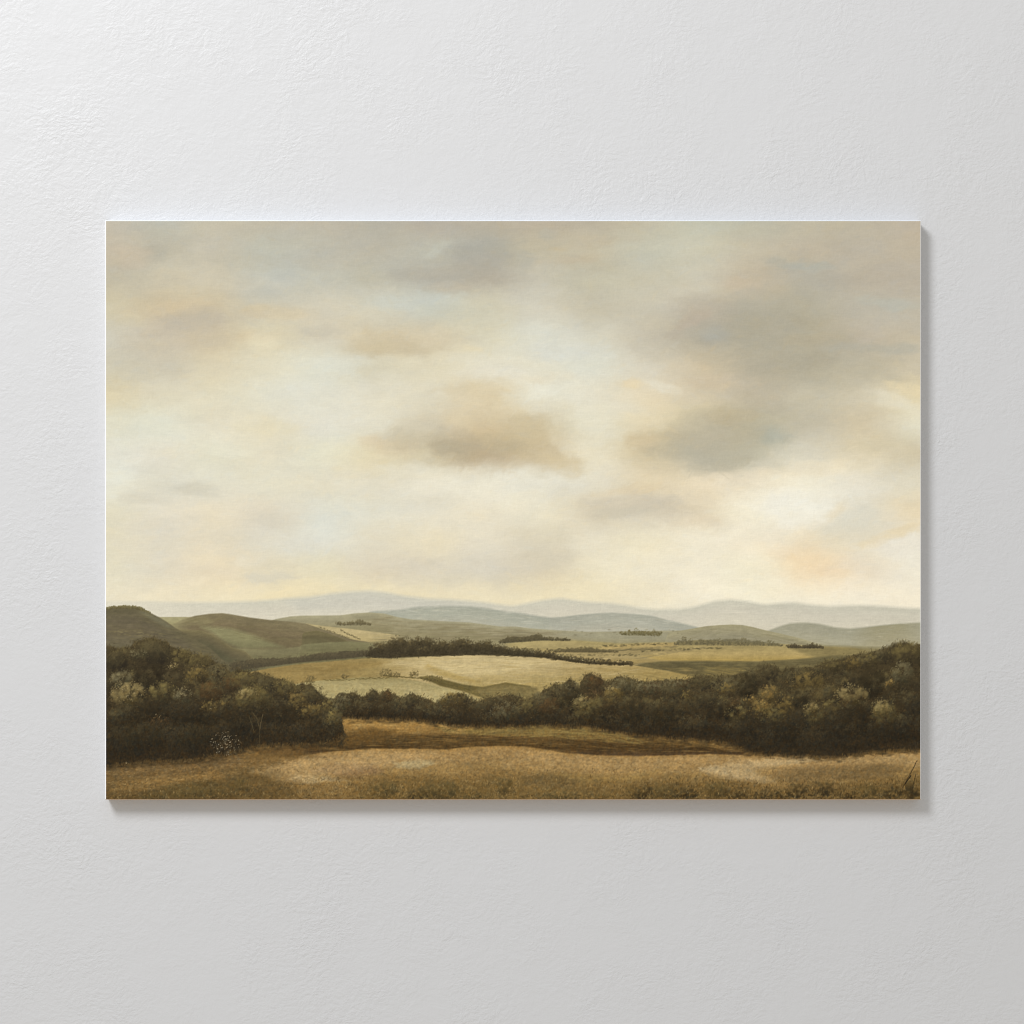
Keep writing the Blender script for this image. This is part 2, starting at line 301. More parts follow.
lay(m, np.broadcast_to(hx('7A765E'), img.shape), (.05,.05,.04))
strokes(260, 106, 205, lambda x: (at(rLA)(x) + 4, 656), ['776B4B', '5D553C', '7D7452', '625B44'], a=(.1, .3), L=(2.5, 7), follow=lambda x: 12 if x > 140 else 2)
strokes(60, 110, 165, lambda x: (630, 636), ['7B6F4C', '8A7E58'], a=(.15, .35), L=(1, 2.5))
strokes(300, 185, 385, lambda x: (at(rLC)(x) + 2, at(rLC)(x) + 22), ['6D6243', '857B58', '736848', '7D7350'], a=(.08, .25), L=(2.5, 8), follow=lambda x: 10 if x > 225 else -14)
# the pale sloping field with its hedge lines
m = poly([(306,623.5),(322,625.8),(351,629),(375,632),(399,635.4),(398,640),(368,641.8),(352,639.4),(335,633.2)], 1.0, .3)
lay(m, ramp([(0,'B3A478'),(8,'BDAC7E'),(18,'B9A775')], GY - 624), (.05,.06,.04))
for (xa, ya, xb, yb) in [(320,627,352,639.5),(340,630,360,639.5)]:
    for t in np.linspace(0, 1, 46):
        dab(xa + (xb - xa) * t + rng.normal(0, .4), ya + (yb - ya) * t + rng.normal(0, .35), 1.0, .5, rng.uniform(0, 60), hx('6B6143') * (1 + rng.normal(0, .1)), rng.uniform(.2, .75))
hill(curve([(106,690),(296,690),(302,633),(316,630.5),(328,633.5),(345,640),(352,646),(360,690),(920,690)], 3), [(0,'716848'),(5,'6A6145'),(12,'6E6749')], soft=1, x=(298,356,6), tex=(.07,.07,.06))
hill(curve([(106,690),(290,690),(300,645),(325,642.5),(350,641.5),(372,643),(385,655),(920,690)], 4), [(0,'827D5A'),(6,'7C7654'),(16,'766E4C')], soft=1.5, x=(290,382,16), tex=(.06,.06,.06))
treeline([(338,621),(346,622),(352,620),(358,619.5),(366,620.5),(370,624)], [(338,625.3),(372,625.5)], 5, '5A523B', '6B6145', '7C7250', 3.4, solid=.3)
strokes(420, 372, 545, lambda x: (at(plain)(x) + 3, 641), ['A0977A', '857B5A', '8E8462', '9C9070', '7A7152'], a=(.1, .35), L=(2, 8))
strokes(260, 372, 560, lambda x: (at(plain)(x) + 2, 640), ['8A7F60', 'A59B7C', '81775A', '938868'], a=(.12, .4), L=(3, 12), W=(.5, 1.2), ang=(-3, 5))
strokes(30, 570, 690, lambda x: (629, 636), ['7D765B', '8A8266'], a=(.2, .5), L=(.8, 2))

# ---------------------------------------------------------------- fields on the right and the centre
f1 = poly([(504,644),(530,640.5),(572,640),(620,643.5),(676,642),(700,640),(780,644),(855,648),(870,652),(840,668),(640,668),(560,655),(520,648)], 1.8, .4)
lay(f1, ramp([(0,'A79868'),(8,'A89664'),(16,'A59160'),(26,'9C8756')], GY - 641), (.09,.07,.08))
lay(poly([(600,646),(640,643.8),(675,642.8),(678,646),(640,650),(604,650)], 1.5, .3), np.broadcast_to(hx('B59F69'), img.shape), (.08,.06,.05))
lay(poly([(505,646),(535,641.5),(570,641.3),(606,646),(560,648.5),(520,649)], 1.5, .3), np.broadcast_to(hx('AD9C6B'), img.shape), (.08,.06,.05))
lay(poly([(556,653),(610,650),(676,649),(740,647),(700,656),(640,659),(590,659)], 2.5, .4) * .85, np.broadcast_to(hx('A49265'), img.shape), (.10,.07,.07))
lay(poly([(680,651),(716,647.5),(780,647),(832,649.5),(852,652),(830,657),(780,660.5),(720,662.5),(660,660),(640,656)], 1.8, .4), ramp([(0,'AA9866'),(6,'B7A16A'),(12,'AD9558'),(16,'A08A52')], GY - 648), (.09,.08,.05))
for (xa, ya, xb, yb, c, w) in [(575,652,676,646.5,'7C7050',.8),(640,658,710,646,'8A7C58',.5),(604,651,660,649,'6F6446',.6)]:
    for t in np.linspace(0, 1, 70):
        dab(xa + (xb - xa) * t + rng.normal(0, 1), ya + (yb - ya) * t + rng.normal(0, .4), rng.uniform(1.5, 3.5), w, -4, hx(c) * (1 + rng.normal(0, .08)), rng.uniform(.15, .5))
lay(poly([(790,648),(835,646.5),(880,648),(880,662),(830,664),(810,656)], 4, .5) * .8, np.broadcast_to(hx('887B52'), img.shape), (.08,.08,.06))
# shadowed strip
lay(poly([(625,664.5),(660,661.5),(700,661),(760,661.5),(800,659),(832,655.5),(850,656),(850,680),(690,680),(668,671),(640,667.5)], 2.2, .5), ramp([(0,'6E6444'),(6,'675D3F'),(14,'6D6140')], GY - 660), (.10,.10,.08))
strokes(260, 640, 845, lambda x: (661, 676), ['7C7049', '5A5037', '85774C', '60563A'], a=(.12, .4), L=(2.5, 8))
strokes(60, 705, 745, lambda x: (667, 675), ['8C7A48', '94814E'], a=(.15, .4), L=(3, 8), ang=(2, 12))
for (xa, ya, xb, yb, n) in [(520,648.5,600,652,60),(640,651,720,648,60),(600,646,668,643.5,60),(560,655,640,655.5,40)]:
    for q in rng.random(n):
        dab(xa + (xb - xa) * q, ya + (yb - ya) * q + rng.normal(0, .5), rng.uniform(.8, 2.2), rng.uniform(.5, .9), rng.uniform(-20, 20), hx('635A3E') * (1 + rng.normal(0, .1)), rng.uniform(.2, .65))
# big pale stubble field
big = poly([(236,675),(265,669),(300,664),(330,661.5),(372,657.5),(400,659.5),(433,655.5),(465,654.3),(505,654.8),(541,657),(570,661),(600,663.8),(633,665),(668,671),(696,677),(690,690),(560,700),(470,700),(420,690),(236,690)], 1.2, .3)
tx = np.clip((GX - 330) / 120, 0, 1)
colb = ramp([(0,'957F4E'),(.35,'9D8957'),(.6,'B19C6A'),(.8,'BAA674'),(1,'C0AC7C')], tx)
rt = np.clip((GX - 520) / 150, 0, 1)[..., None]
colb = colb + (hx('A38D58') - colb) * rt
colb = colb + (hx('A69158') - colb) * (np.clip((GY - 668) / 16, 0, 1) * np.clip((GX - 420) / 60, 0, 1) * .7)[..., None]
lay(big, colb, (.07,.07,.05))
lay(poly([(384,664),(400,660),(440,657.5),(500,657),(540,660),(560,664),(520,670),(470,676),(450,673),(420,668)], 7, .6) * .8, np.broadcast_to(hx('CCB988'), img.shape), (.07,.07,.04))
lay(poly([(424,668),(440,676),(460,681),(480,683),(470,678),(445,671),(428,664)], 3, .5) * .6, np.broadcast_to(hx('A68D50'), img.shape), (.07,.07,.04))
lay(poly([(300,669),(340,664),(372,661),(392,662),(372,668),(330,672)], 3, .5) * .6, np.broadcast_to(hx('917A49'), img.shape), (.08,.08,.06))
strokes(700, 400, 640, lambda x: (658, 684), ['C9B587', 'B59E69', 'A8915A', 'BFAA79', 'CDBB90'], a=(.08, .28), L=(3, 9), W=(.4, .7), follow=lambda x: (480 - x) * .05)
strokes(160, 290, 400, lambda x: (662, 678), ['8B7546', 'A38E5D', '97824F'], a=(.1, .3), L=(3, 8), ang=(-10, 0))
strokes(150, 560, 695, lambda x: (668, 682), ['9B854F', 'AF975F', '8E7847'], a=(.1, .3), L=(3, 8), ang=(0, 9))
# nearer yellow-green field
fl = poly([(262,690),(285,686),(305,682.5),(320,680.5),(345,678.5),(362,677.2),(392,677.7),(415,680.4),(443,687.5),(464,692),(480,700),(470,712),(290,712)], 1.0, .3)
lay(fl, ramp([(0,'9C8D5E'),(5,'A89A6C'),(12,'AFA06F'),(22,'AB9C6B')], GY - 678), (.06,.06,.05))
lay(poly([(398,686),(420,688),(450,693),(470,699),(440,703),(410,696)], 5, .5) * .6, np.broadcast_to(hx('B5A576'), img.shape), (.06,.06,.05))
strokes(260, 300, 470, lambda x: (682, 700), ['B3A474', '9C8C5B', 'A89A6C'], a=(.1, .3), L=(2, 7), follow=lambda x: (x - 370) * .09)
lay(poly([(420,677),(433,675.5),(446,680),(462,684.3),(482,687),(506,682.5),(530,686),(540,700),(500,702),(480,697),(462,691),(440,686)], 1.6, .6), ramp([(0,'74673D'),(8,'6B5E38'),(18,'786A40')], GY - 677), (.09,.09,.08))
lay(poly([(474,690),(500,684.5),(536,687),(544,698),(500,702),(484,698)], 3, .6) * .8, np.broadcast_to(hx('82734A'), img.shape), (.09,.09,.08))
for (xa, ya, xb, yb) in [(325,680.5,392,677.3),(385,676,425,678.5),(420,678,470,690)]:
    for t in np.linspace(0, 1, 60):
        dab(xa + (xb - xa) * t + rng.normal(0, .6), ya + (yb - ya) * t + rng.normal(0, .4), rng.uniform(1, 2.6), .6, 8, hx('61542F') * (1 + rng.normal(0, .1)), rng.uniform(.2, .6))
for b in [(310,679.5,5,4.5),(344.5,676.2,3.4,2.6),(386,673,6.5,4.2),(395,674.6,6,2.6),(414,674.2,4.5,3.6),(428,678.5,6,2.8),(437,679,6,3.2)]:
    crown(*b, '4F4429', '6A5C3A', '8B7B54', int(b[2] * b[3] * 3) + 14, leaf=(.5, 1.0))

# ---------------------------------------------------------------- far hedges and tree rows
treeline([(622,631.5),(630,630),(640,629.3),(650,630.5),(657,629.5),(663,634)], [(622,635),(663,636)], 5, '5F583A', '706744', '83784F', 3.4, solid=.5)
treeline([(676,640.5),(684,638.3),(694,639),(700,638),(712,639.2),(724,638.2),(738,637.4),(752,639),(770,641.5),(782,644)], [(676,645),(782,646)], 6, '5E563F', '6F674B', '817755', 4.4, solid=.5)
treeline([(788,645),(794,643.2),(800,645),(806,644),(813,642.8),(819,644.6),(824,647)], [(788,648),(824,648.4)], 5, '40382A', '554B36', '6E6345', 3.4)
treeline([(500,640),(508,636),(514,635),(522,636),(530,634),(537,632.8),(543,636),(556,637.5),(572,638.6)], [(500,643.5),(540,640.5),(572,640.6)], 7, '4B4331', '5F563D', '776C4B', 3.8)
treeline([(556,649),(566,648),(578,647.4),(590,646),(600,648),(617,650.6)], [(556,652),(617,652.3)], 5, '584E37', '695E41', '7D704D', 3.6)
treeline([(221,667),(231,662),(240,659.6),(260,656.8),(285,657),(300,655.5),(318,652),(331,651),(350,649.5),(372,648.5)], [(221,672),(265,667),(300,662.5),(372,656)], 8, '4B4333', '5A503B', '6E6448', 4.2)
treeline([(366,650),(374,644),(388,640.5),(397,637.5),(403,635.2),(409,637.5),(415,636.2),(427,637.2),(434,640),(442,639),(452,640.5),(458,636.5),(463,635.5),(470,640),(478,639),(485,638.3),(497,642.2),(510,645),(527,647.3),(545,648.5),(562,652.7),(582,657),(600,658),(613,659),(634,661.5)], [(366,657),(388,658.5),(415,656.8),(464,655),(505,655.5),(541,657.5),(570,661.5),(592,664),(634,665)], 16, '352D20', '463D2B', '64583B', 4.6, 1.0, drop=4.5)
for b in [(381,647.5,8,6.5),(392,644,7,8),(401,643.5,7,8),(411,646,6,8),(418.5,641,5.5,5.5),(428,642,6,5.5),(424,650,9,5),(436,647,7,6),(444,645.5,8,6.5),(453,647,6,6),(461,642.5,6,7),(468,644.5,6.5,6.5),(477,646,7,6),(487,645.5,7,6),(497,648,7,5),(507,650,6,4.5),(516,650.5,6,4),(526,652,6,4),(537,653,5.5,3.6),(547,654,5.5,3.4),(556,656.5,5,3.4),(566,658,5,3),(577,660,5,2.6),(589,661,5,2.6),(600,662,5,2.4),(612,662.5,5,2.4),(624,663,5,2)]:
    crown(b[0], b[1] + .6, b[2] * .82, b[3] * .9, '332B1D', '4E432C', '7A6B46', int(b[2] * b[3] * .8) + 6, leaf=(.6, 1.1), fill=.85, top=.5, fuzz=1.0)
strokes(90, 368, 632, lambda x: (float(np.interp(x, [368,464,505,541,592,632],[655.5,653.5,654,656,662,663.5])), float(np.interp(x, [368,464,505,541,592,632],[658,655.5,656,658,664.5,665.5]))), ['3A3120', '453B27'], a=(.4, .8), L=(1.5, 3.5))

# ---------------------------------------------------------------- foreground meadow
ground = curve([(106,740),(300,735),(340,716),(400,717),(520,722),(600,726),(720,738),(920,745)], 6)
hill(ground, [(0,'8A6D3C'),(14,'83663A'),(40,'86693A'),(70,'70562E')], soft=2, tex=(.10,.10,.08))
# near knoll on the left: sunlit top, brown hollow
lay(poly([(338,719),(382,718),(423,720.5),(455,727),(480,733),(460,735),(410,735),(345,733)], 2, .5), ramp([(0,'A17F47'),(8,'9C7A44'),(16,'87693A')], GY - 718), (.10,.08,.06))
lay(poly([(430,724),(470,728),(520,726),(552,725),(590,728),(640,737),(700,744),(720,750),(600,748),(500,740),(450,735)], 2.5, .5), ramp([(0,'87713F'),(6,'86703F'),(12,'735B32'),(22,'614A27')], GY - 726), (.11,.10,.07))
for t in np.linspace(0, 1, 90):
    x = 400 + 62 * t; dab(x, 721 + 10 * t * t + rng.normal(0, .6), rng.uniform(2, 5), .8, 10, hx('AD8B50') * (1 + rng.normal(0, .07)), rng.uniform(.15, .5))
dk = poly([(255,750),(300,746),(320,743),(345,737),(400,733.5),(440,733.5),(480,734.5),(540,737),(610,741),(690,745),(745,752),(740,757),(640,757),(590,755.5),(555,751.5),(525,747),(480,747),(440,750),(372,749),(330,752),(300,755),(260,754)], 3.5, .6)
lay(dk, ramp([(0,'6D5531'),(7,'5A4526'),(14,'4E3A1F'),(22,'55412A')], GY - 734), (.16,.13,.08))
strokes(700, 310, 740, lambda x: (735, 752), ['4A371E', '6F5530', '7D6236', '5A4423', '3F2F1A', '84683B'], a=(.15, .5), L=(3, 11), W=(.4, .8), ang=(-5, 5), follow=lambda x: 4 if x > 540 else -1)
strokes(420, 480, 640, lambda x: (float(np.interp(x, [480,552,640],[728,725.5,737])), float(np.interp(x, [480,552,640],[735,737,744]))), ['8F7A45', '7A6438', '9A834C', '6C5530'], a=(.15, .4), L=(3, 9), W=(.4, .8), follow=lambda x: (x - 540) * .09)
strokes(260, 345, 470, lambda x: (719, 733), ['AC8A50', '8E6F3C', '7B5F33', 'B39258'], a=(.12, .4), L=(3, 9), W=(.4, .8), ang=(-2, 8))
lay(poly([(341,733),(372,728),(398,731),(380,741),(338,746)], 4, .6) * .8, np.broadcast_to(hx('614926'), img.shape), (.1,.1,.06))
# bright foreground bank
fg = curve([(106,766),(160,763),(205,760),(240,756),(280,757),(300,756),(331,751.8),(372,748.8),(410,748.6),(444,749.6),(474,746.8),(510,745.6),(531,747.4),(561,752.4),(592,755.2),(633,756.2),(664,755.8),(710,754),(740,755),(763,756),(830,758),(870,754),(920,751)], 5, .3, 6)
hill(fg, [(0,'9C7A45'),(4,'A58450'),(10,'A1814E'),(20,'967845'),(30,'8A6C3C'),(42,'7D6236')], soft=1.6, tex=(.08,.10,.08))
lw = np.clip((330 - GX) / 120, 0, 1) * below(fg, 3)
lay(lw * .9, ramp([(0,'5E4A2E'),(8,'6F5733'),(16,'715831'),(26,'604C2B'),(34,'554224')], GY - fg[None, :]), (.1,.12,.1))
def patch(p, c, k, s=5): lay(poly(p, s, 2.4) * k, np.broadcast_to(hx(c), img.shape), (.08,.10,.08))
patch([(270,770),(290,760),(330,757),(380,754),(440,755),(400,766),(330,774),(290,777)], 'A28250', .6)
patch([(394,765),(408,760.5),(430,760),(436,764),(420,767.5),(398,768)], 'B09869', .6, 4)
patch([(284,780),(300,774),(330,776),(345,780),(310,784)], 'AA8F60', .8, 4)
patch([(240,757),(262,750),(300,749),(312,756),(280,764),(245,766)], '74592F', .6)
patch([(106,790),(140,781),(190,774),(236,770),(240,776),(180,783),(130,792)], '94733F', .6)
patch([(140,796),(170,784),(215,780),(230,790),(200,799),(140,799)], '5F4E2B', .75)
patch([(330,763),(372,764),(385,772),(350,777),(310,772)], '86694A', .55)
patch([(220,770),(270,765),(288,774),(262,782),(228,782)], '6F5A35', .6)
patch([(360,784),(385,777),(430,776),(470,778),(490,790),(470,805),(360,805)], '655129', .3, 9)
patch([(410,780),(440,776),(460,788),(445,799),(408,797)], '58431F', .3)
patch([(480,776),(500,774),(508,788),(494,794),(478,790)], '68542F', .4)
patch([(490,772),(560,776),(610,781),(680,786),(690,805),(480,805)], '705A31', .5, 12)
patch([(520,775),(560,775),(600,782),(560,788),(525,786)], '6B5835', .6)
patch([(500,757),(560,757),(640,762),(720,764),(700,772),(620,776),(560,773),(500,768)], 'A48450', .55)
patch([(625,784),(665,776),(720,778),(760,784),(760,805),(630,805)], '5A4822', .2, 12)
patch([(700,768),(720,765),(760,760),(800,757),(812,760),(780,764),(740,771),(765,782),(730,778),(705,772)], 'B29668', .55, 7)
patch([(764,776),(785,770),(830,765),(880,764),(905,768),(890,776),(830,780),(790,782)], '856B42', .8)
patch([(797,757),(840,759),(900,754),(920,755),(920,766),(880,763),(820,763)], 'A98A57', .6)
patch([(770,786),(820,780),(870,781),(926,776),(926,805),(760,805)], '5A4826', .2, 10)
patch([(396,764),(412,761),(428,761),(434,764),(418,767),(400,767)], 'B59E6C', .4, 4)
patch([(288,779),(302,775.5),(326,777),(334,780),(308,783)], 'B59C6C', .6, 3)
patch([(700,768.5),(716,766),(728,768),(716,771.5),(702,771)], 'C2A877', .7, 2.5)
patch([(716,771),(745,773),(764,780),(748,780),(728,776)], 'AF9363', .6, 3)
patch([(770,762),(800,759),(824,760),(800,763.5),(775,765.5)], 'AF9565', .6, 3)
patch([(318,758),(360,753),(420,752),(440,755),(390,759),(335,762)], 'AF8D57', .45, 5)
patch([(470,752),(520,751),(580,757),(640,760),(690,759),(640,765),(560,763)], 'AC8B56', .45, 5)
# worked grass: hundreds of dragged and upright touches
fgt = at(fg)
strokes(2600, 106, 920, lambda x: (fgt(x) + 1, 790), ['B3925A', '977744', '7D6236', 'A98A55', '8A6C3C', 'BC9F6C', '6C5430'], a=(.06, .22), L=(1.2, 4.5), W=(.4, .9), ang=(-25, 15))
strokes(3000, 106, 920, lambda x: (768, 799), ['6A5430', '8F7140', '574526', '9A7C4B', '5B4828', '7A6036'], a=(.12, .4), L=(.8, 1.9), W=(.35, .6), ang=(40, 140))
strokes(1500, 106, 340, lambda x: (fgt(x) + 3, 799), ['8E7040', '6B5431', '57462A', '957544', '7A5F33', '4E3F24'], a=(.12, .38), L=(1, 3.2), W=(.35, .6), ang=(-40, 40))
strokes(1500, 640, 920, lambda x: (776 + 6 * rng.random(), 799), ['3F3119', '5D4A27', '967647', '6E5731', '352A17', 'A5864F'], a=(.18, .5), L=(.8, 2.2), W=(.35, .6), ang=(45, 135))
strokes(900, 290, 520, lambda x: (774 + 6 * rng.random(), 799), ['A88A55', '5F4A26', '8A6C3A', '4F3D20', 'B0935E'], a=(.12, .42), L=(.8, 2.0), W=(.35, .6), ang=(45, 135))
strokes(160, 106, 920, lambda x: (795, 799), ['4A3A1E', '3E301A', '6A5028'], a=(.3, .7), L=(1, 3.5), W=(.5, .8), ang=(-20, 20))

rng = np.random.default_rng(77)
patch([(250,772),(300,758),(370,751),(440,753),(420,763),(350,771),(305,781),(280,783),(268,778)], 'B3935E', .5, 6)
patch([(222,781),(245,772),(270,776),(290,784),(300,799),(215,799)], '5F4B29', .5, 8)
patch([(340,805),(352,786),(385,775),(430,776),(470,774),(505,780),(520,790),(526,805)], '6A552D', .15, 9)
patch([(120,805),(150,792),(190,783),(230,780),(245,790),(240,805)], '594727', .35, 9)
patch([(620,805),(640,788),(684,779),(730,782),(770,790),(826,784),(880,782),(926,774),(926,805)], '5A4826', .2, 9)
patch([(700,769),(730,763),(780,759),(815,758),(790,764),(752,770),(775,782),(735,779),(708,774)], 'BCA06E', .7, 6)
patch([(770,776),(790,770),(830,766),(880,765),(908,769),(890,777),(830,779),(790,781)], '7A623A', .5, 5)
patch([(396,764),(410,760.5),(428,760.5),(434,764),(418,767.5),(398,768)], 'B59E6C', .7, 3)
patch([(560,774),(620,776),(660,770),(640,780),(580,784)], '93763F', .5, 6)
SC = ('453820', '5F4E2B', '7A6339'); SD = ('2F2617', '4A3B21', '7A6339')
for (x, y, rx, ry, c) in [(190,792,26,7,SC),(150,797,20,4,SC),(238,786,14,8,SC),(385,789,15,9,SC),(440,791,22,11,SC),(418,795,14,6,SD),(470,796,14,5,SC),(504,786,9,9,SC),(560,795,26,6,SC),(600,797,16,4,SC),(640,792,14,8,SD),(664,790,12,8,SC),(684,793,16,8,SD),(716,789,13,9,SC),(736,793,14,7,SD),(768,795,18,6,SD),(796,791,14,8,SD),(824,789,12,8,SD),(846,794,14,6,SD),(868,790,12,8,SC),(892,792,12,8,SD),(911,790,10,10,SD)]:
    crown(x, y, rx, ry, *c, n=int(rx * ry * 1.5), leaf=(.5, 1.3), fill=.75, top=.55, fuzz=1.3, body=1.6)
for _ in range(1700):                      # bristle touches: seed heads and stems over the scrub
    x = rng.uniform(106, 920); y = 799 - abs(rng.normal(0, 11))
    dab(x, y, rng.uniform(.7, 1.7), .42, rng.uniform(55, 125), hx(['A58853', '8F7242', '4A3B21', '3B2F1A', 'B59862', '6A5530'][rng.integers(6)]), rng.uniform(.12, .42))
# ---------------------------------------------------------------- woods
DK, DK2 = '352B1B', '2B2317'
def wood(top, bot, grad, x=None):
    t, b = curve(top, 2.5, 1.5, 7, 3), curve(bot, 4, .9, 5, 8)
    m = below(t, 2.0) * (1 - below(b, 4.5))
    if x: m = m * np.clip((GX - x[0]) / 3, 0, 1) * np.clip((x[1] - GX) / 3, 0, 1)
    lay(m, ramp(grad, (GY - t[None, :]) / np.maximum(b - t, 1)[None, :]), (.08,.16,.16))
    return at(t), at(b)
def crowns(tf, bf, x0, x1, rows, step, r, cols, seed=0):
    """crowns in rows, the farthest (highest) first"""
    for k in range(rows):
        x = x0 + rng.uniform(0, step)
        while x < x1:
            t, b = tf(x), bf(x)
            f = k / max(rows - .2, 1)
            rr = r * rng.uniform(.7, 1.3); y = t + (b - t) * f * .86 + rr * .72 + rng.normal(0, 1.2)
            c = cols[min(k, len(cols) - 1)]; c = c[rng.integers(len(c))]
            crown(x, y, rr * rng.uniform(.9, 1.25), rr * .82, *c, n=int(rr * rr * 1.1), leaf=(.6, 1.3), fill=.6)
            x += step * rng.uniform(.65, 1.2)
A = ('382F1F', '554A31', '75683F'); B = ('3A2F1E', '5D4F30', '837349'); C = ('31291D', '483E29', '62563A'); R = ('372B1D', '55432A', '73593A'); E = ('2B2419', '3A3122', '4D422C'); F = ('3B3324', '5F5539', '7C7150')
# middle wood
tm = [(106,720),(290,720),(300,693),(312,690.6),(322,697),(332,697),(341,693.7),(353,692.7),(364,696),(372,690.2),(380,694),(388,688.3),(392,693.7),(401,697),(413,693.5),(427,698.8),(437,702.5),(448,695.7),(464,693.7),(472,702),(485,698.8),(500,696),(512,695),(525,699.8),(537,695.7),(543,689.6),(553,685.5),(564,683.4),(570,679.5),(579,686),(584,676.5),(592,672.8),(600,677),(607,682),(617,677.3),(631,679.3),(644,682.6),(656,680.6),(674,680.4),(685,677.5),(697,676.3),(710,677),(727,677),(740,673.7),(758,669.2),(770,665.7),(781,670.4),(794,668.6),(812,667),(826,662.5),(839,660),(855,655.8),(868,652.4),(880,650),(891,648),(898,644.5),(907,643),(916,643.9),(921,645)]
bm = [(106,719),(345,718.3),(382,718.7),(423,720.8),(444,723.8),(464,726.5),(510,726.5),(551,725.3),(586,727),(607,731),(627,734),(648,736),(670,738),(700,740),(729,745),(749,752),(764,754.7),(798,756.4),(822,757),(846,756),(871,752),(895,750.5),(921,750)]
tf, bf = wood(tm, bm, [(0,'4B402A'),(.3,'41362 3'.replace(' ','')),(.6,'3A2F1E'),(.85,'30271A'),(1,'382C1C')], (296, 930))
crowns(tf, bf, 298, 540, 2, 10, 7, [(A, C, F), (C, E)])
crowns(tf, bf, 540, 760, 3, 14, 10, [(A, F, R), (C, A, R), (E, C)])
crowns(tf, bf, 750, 922, 4, 17, 13, [(A, C, F), (A, C, B), (C, E), (E,)])
# left wood
tl = [(106,646.5),(118,647.5),(130,647.8),(138,642),(144,640),(151,639),(160,639.8),(166,641.8),(171,648.4),(178,648.6),(188,652.7),(202,655.8),(213,660),(218,665),(231,671),(244,671),(260,673),(270,677),(279,678.3),(289,681.4),(297,687.5),(302,683.8),(311,684),(318,693),(327,702),(332,706),(337,712),(341,719),(343.5,728),(345,738),(348,748),(920,760)]
bl = [(106,766),(131,763.5),(161,762),(186,760.8),(207,757.7),(231,753.6),(244,749.5),(260,745.6),(300,744.5),(320,744),(335,739),(346,731),(360,730),(920,730)]
tf2, bf2 = wood(tl, bl, [(0,'463B26'),(.25,'3E3423'),(.55,'362C1C'),(.8,'2C2418'),(1,'35291A')], (90, 347))
crowns(tf2, bf2, 106, 222, 4, 17, 13, [(A, C), (A, C, B), (C, E), (E,)])
crowns(tf2, bf2, 215, 344, 3, 14, 11, [(A, F), (A, C), (E,)])
DD, KK, OL, GR, TN, YL, GL, RD, HO = ('29221A','433B28','6F6342'), ('261F15','322A1B','453A26'), ('30281A','645734','93834F'), ('353020','6B6246','938862'), ('33291A','705E34','9A824C'), ('3A301B','85744A','BFAB74'), ('3A301B','82693A','B59758'), ('2E2417','503D25','6E5330'), ('231C13','2C2418','3A3020')
